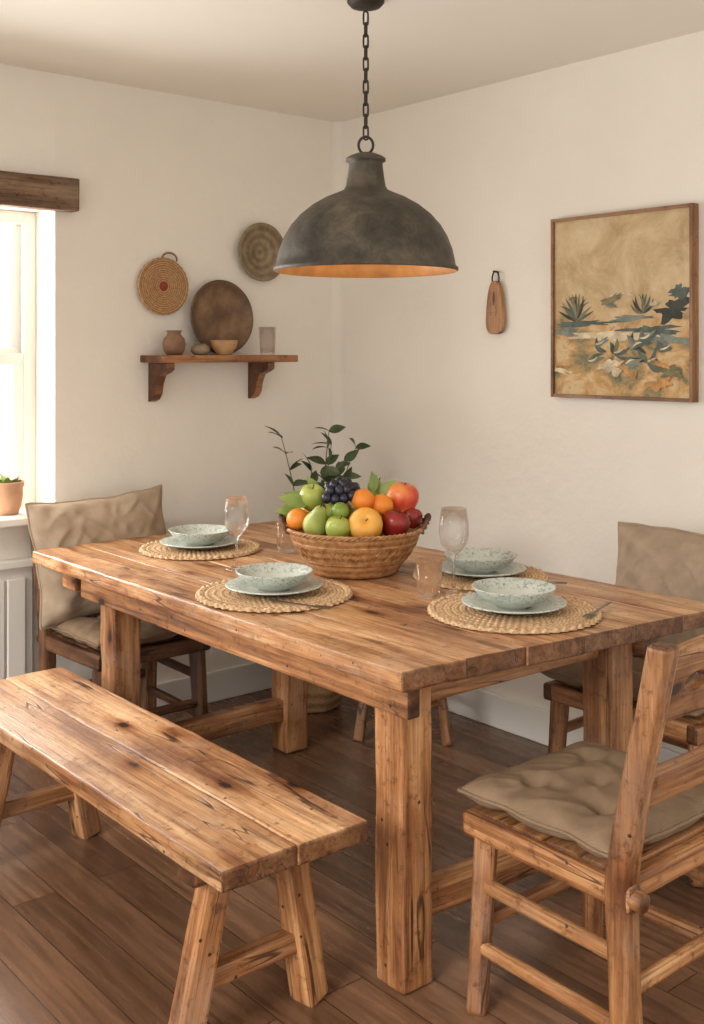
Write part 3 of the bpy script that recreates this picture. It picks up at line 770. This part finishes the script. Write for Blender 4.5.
for ph, z0, z1 in ((0, 0.055, 0.095), (0.5, 0.055, 0.095)):
    pts = []
    for i in range(361):
        a = 2*math.pi*i/360; t = abs(((a/(2*math.pi)*22+ph) % 1)*2-1); zz = z0+(z1-z0)*t
        rr = 0.172+(0.195-0.172)*(zz-0.055)/0.04+0.0012
        pts.append((rr*math.cos(a), rr*math.sin(a), zz))
    tube_data(pts[:-1], 0.0018, 5, True, v, f)
for zz, rr in ((0.047, 0.167), (0.103, 0.199)):
    tube_data([(rr*math.cos(a), rr*math.sin(a), zz) for a in [2*math.pi*i/120 for i in range(120)]], 0.0026, 6, True, v, f)
obj_from('carved_bands', v, f, BASK, fb)
R_ = Vector((0.765, -0.644, 0)); F_ = Vector((0.644, 0.765, 0))
for s, n in ((1, 'right'), (-1, 'left')):
    v, f = [], []
    for ph in (0, 1):
        pts = []
        for i in range(40):
            a = math.pi*i/39
            c = R_*s*(0.207+0.026*math.sin(a)) + F_*(0.05*math.cos(a)) + Vector((0,0,0.128+0.045*math.sin(a)))
            c += Vector((0.005*math.cos(a*9+ph*math.pi), 0, 0.005*math.sin(a*9+ph*math.pi)))
            pts.append(c)
        tube_data(pts, 0.0055, 7, False, v, f)
    obj_from('handle_'+n, v, f, DWZ, fb)

APPLE = [(0.0,-0.80),(0.18,-0.86),(0.40,-0.90),(0.62,-0.80),(0.82,-0.52),(0.96,-0.12),(1.0,0.2),(0.94,0.52),(0.76,0.78),(0.5,0.90),(0.28,0.88),(0.12,0.78),(0.0,0.66)]
ROUND = [(math.sin(math.pi*i/16), -math.cos(math.pi*i/16)*0.96) for i in range(17)]
PEARP = [(0,-0.92),(0.2,-0.98),(0.5,-0.92),(0.8,-0.68),(0.97,-0.3),(0.98,0.05),(0.86,0.42),(0.66,0.75),(0.5,1.05),(0.42,1.32),(0.32,1.5),(0.15,1.58),(0,1.58)]
def put(name, prof, mat, u, wv, z, r, tilt=(0,0,0), stem=True):
    p = R_*u+F_*wv
    o = lathe(name, [(a*r, b*r) for a, b in prof], mat, fb, (p.x, p.y, z-BO.z), tilt, 32, wob=r*0.03)
    if stem:
        top = prof[-1][1]*r
        tube('stem', [(0,0,top-0.005), (0.002,0,top+0.008), (0.006,0.001,top+0.017)], 0.0016, SOIL, o, 6)
    ss = o.modifiers.new('s', 'SUBSURF'); ss.levels = 1; ss.render_levels = 1
    return o
put('pear', PEARP, F_PEAR, -0.118, -0.085, 0.950, 0.044, (0.5,-0.35,0.2))
put('green_apple', APPLE, F_GREEN, -0.052, -0.130, 0.942, 0.040, (0.2,0.1,0))
put('peach', APPLE, F_YEL, 0.032, -0.115, 0.950, 0.054, (1.05,-0.05,-0.68), True)
put('red_apple', APPLE, F_RED, 0.124, -0.075, 0.946, 0.047, (0.2,0.2,0))
put('red_apple', APPLE, F_RED, 0.178, 0.01, 0.955, 0.036, (0.1,0.3,0))
put('blush_apple', APPLE, F_BLUSH, 0.148, 0.03, 1.012, 0.055, (0.2,0.1,0))
put('orange', ROUND, F_ORANGE, 0.025, -0.048, 1.018, 0.038, stem=False)
put('orange', ROUND, F_ORANGE, 0.084, -0.035, 1.000, 0.037, stem=False)
put('green_apple', APPLE, F_GREEN, -0.135, 0.01, 1.018, 0.043, (0.3,-0.2,0))
put('orange', ROUND, F_ORANGE, -0.178, -0.035, 0.956, 0.037, stem=False)
put('lime', ROUND, F_LIME, -0.045, -0.09, 0.990, 0.029, stem=False)
put('pear', PEARP, F_PEAR, 0.072, 0.06, 1.006, 0.036, (-0.2,0.3,0))
put('green_apple', APPLE, F_GREEN, -0.055, 0.12, 0.985, 0.045)
put('orange', ROUND, F_ORANGE, 0.05, 0.14, 0.965, 0.045, stem=False)
put('lemon', ROUND, F_YEL, -0.14, 0.10, 0.955, 0.042, stem=False)
for (u, wv, z, r) in ((0, 0, .90, .06), (-.09, .02, .89, .05), (.09, .04, .89, .05), (0, .1, .88, .045), (.02, -.02, .95, .045), (-.05, .0, .97, .045)):
    put('green_apple', APPLE, F_GREEN, u, wv, z, r)
gv, gf = [], []
rg = random.Random(5)
def add_sphere(c, r, vs, fs, n=14, mm=9):
    b = len(vs)
    for i in range(mm+1):
        th = math.pi*i/mm
        for j in range(n):
            ph = 2*math.pi*j/n; vs.append((c[0]+r*math.sin(th)*math.cos(ph), c[1]+r*math.sin(th)*math.sin(ph), c[2]+r*math.cos(th)*1.1))
    for i in range(mm):
        for j in range(n):
            k = (j+1) % n; fs.append((b+i*n+j, b+(i+1)*n+j, b+(i+1)*n+k, b+i*n+k))
for (uu, ww, zz) in [(-.088,-.05,1.025),(-.062,-.055,1.022),(-.036,-.055,1.024),(-.012,-.05,1.032),(-.078,-.042,1.047),(-.050,-.048,1.048),(-.022,-.045,1.051),(-.064,-.03,1.062),(-.038,-.035,1.066),(-.012,-.03,1.056),(-.05,-.01,1.07),(-.022,-.01,1.068),(-.08,-.02,1.055),(-.06,.01,1.062),(-.03,.015,1.06),(0.0,.01,1.05),(.006,-.02,1.045),(-.05,-.02,1.04),(-.03,-.02,1.03)]:
    c = R_*(uu+rg.uniform(-.003,.003))+F_*ww; add_sphere((c.x, c.y, zz-BO.z), 0.0165, gv, gf)
obj_from('grape_bunch', gv, gf, F_GRAPE, fb)

def leaf_into(vs, fs, base, dirv, up, L, W, curl=0.25, n=6):
    dirv = Vector(dirv).normalized(); side = dirv.cross(Vector(up)).normalized(); nn = side.cross(dirv).normalized()
    b = len(vs)
    for i in range(n+1):
        t = i/n; wq = W*math.sin(math.pi*min(0.995, 0.04+t*0.955)**0.85)*0.5
        c = Vector(base)+dirv*L*t-nn*curl*L*t*t
        vs += [c-side*wq+nn*wq*0.25, c, c+side*wq+nn*wq*0.25]
    for i in range(n):
        q = b+i*3; fs += [(q, q+1, q+4, q+3), (q+1, q+2, q+5, q+4)]
lv, lf = [], []
for (u, wv, z, du, dz, L) in ((-.15,.03,1.0,-.9,.5,.08), (-.17,-.0,.98,-1,.1,.08), (-.12,.05,1.03,-.5,.9,.06), (.07,.03,1.03,-.2,1,.07), (.08,.02,1.03,.7,.7,.065), (-.19,.03,.96,-1,.3,.06), (.05,.03,1.03,.3,1,.06), (-.15,-.02,1.0,-1,.4,.09)):
    leaf_into(lv, lf, R_*u+F_*wv+Vector((0,0,z)), R_*du+F_*-0.25+Vector((0,0,dz)), F_*-1+Vector((0,0,0.6)), L, L*0.55)
obj_from('fruit_leaves', lv, lf, LEAFL, fb, (0,0,-BO.z))

# ------------------------------------------------------------------ plants
fp = empty('potted_plant', (2.825, 3.61, 0))
lathe('woven_pot', [(0,0),(0.10,0),(0.115,0.01),(0.135,0.10),(0.140,0.20),(0.130,0.27),(0.135,0.285),(0.125,0.285),(0.120,0.26),(0,0.25)], WICK, fp, seg=48, wob=0.003)
lathe('soil', [(0,0.265),(0.121,0.262)], SOIL, fp, seg=24)
sv, sf, lv, lf = [], [], [], []
rp = random.Random(11)
for k in range(9):
    a = rp.uniform(0, 2*math.pi); sp_ = rp.uniform(0.02, 0.12); H = rp.uniform(0.92, 1.13)
    if k == 0: a, sp_, H = -0.7, 0.16, 1.08
    if k == 1: a, sp_, H = 2.5, 0.11, 1.12
    if k == 2: a, sp_, H = -0.9, 0.05, 1.15
    pts = []
    for i in range(14):
        t = i/13; rr = 0.02+sp_*t**2.2
        pts.append(Vector((rr*math.cos(a), rr*math.sin(a), 0.255+(H-0.255)*t)))
    tube_data(pts, [0.005*(1-0.7*i/13) for i in range(14)], 6, False, sv, sf)
    for i in range(6, 14):
        for s in (0, 1):
            d = R_*rp.uniform(-1, 1)+F_*rp.uniform(-.7, .7)+Vector((0, 0, rp.uniform(-0.1, 0.9)))
            L = rp.uniform(0.06, 0.09)
            up = Vector((rp.uniform(-1, 1), rp.uniform(-1.4, .4), rp.uniform(0, 1.2)))
            leaf_into(lv, lf, pts[i], d, up, L, L*0.52, 0.25)
obj_from('stems', sv, sf, STEMG, fp); obj_from('leaves', lv, lf, LEAF, fp)

pp = empty('sill_pot_plant', (1.655, 3.985, wz0+0.031))
lathe('pot', [(0,0),(0.045,0),(0.055,0.03),(0.062,0.075),(0.060,0.10),(0.066,0.104),(0.066,0.122),(0.058,0.122),(0.054,0.1),(0,0.095)], TERRA, pp, seg=40)
lv, lf = [], []
for k in range(70):
    a = rp.uniform(0, 6.28); r = rp.uniform(0, 0.04)
    d = Vector((math.cos(a)*0.7, math.sin(a)*0.7, rp.uniform(0.5, 1.5))); L = rp.uniform(0.03, 0.06)
    leaf_into(lv, lf, (r*math.cos(a), r*math.sin(a), 0.095+rp.uniform(0, 0.02)), d, (0.1,0.2,1), L, L*0.4, 0.35)
obj_from('succulent_leaves', lv, lf, LEAFL, pp)

# ------------------------------------------------------------------ light, world, camera
W = bpy.data.worlds.new('World'); S.world = W; W.use_nodes = True
bg = W.node_tree.nodes['Background']; bg.inputs[0].default_value = (1.0, 0.975, 0.935, 1); bg.inputs[1].default_value = 1.45
sd = bpy.data.lights.new('soft_daylight', 'SUN'); sd.energy = 2.7; sd.angle = math.radians(22); sd.color = (1, 0.965, 0.91)
so = bpy.data.objects.new('soft_daylight', sd); link(so)
so.rotation_euler = Vector((0.88, 0.22, -0.46)).to_track_quat('-Z', 'Y').to_euler()
al = bpy.data.lights.new('window_daylight', 'AREA'); al.shape = 'RECTANGLE'; al.size = 1.3; al.size_y = 1.5; al.energy = 100; al.color = (1, 0.98, 0.95)
ao = bpy.data.objects.new('window_daylight', al); link(ao); ao.location = (1.29, 4.45, 1.5); ao.rotation_euler = Vector((0, -1, -0.05)).to_track_quat('-Z', 'Y').to_euler()

cam = bpy.data.cameras.new('camera'); co = bpy.data.objects.new('camera', cam); link(co)
co.location = (0, 0, 1.48); co.rotation_euler = (math.pi/2, 0, -math.radians(40.1))
cam.sensor_width = 36; cam.lens = 1094*36/1024; cam.shift_y = -160/1024; cam.clip_start = 0.02
S.camera = co
S.view_settings.view_transform = 'Standard'
S.view_settings.look = 'None'
S.view_settings.exposure = 0.0
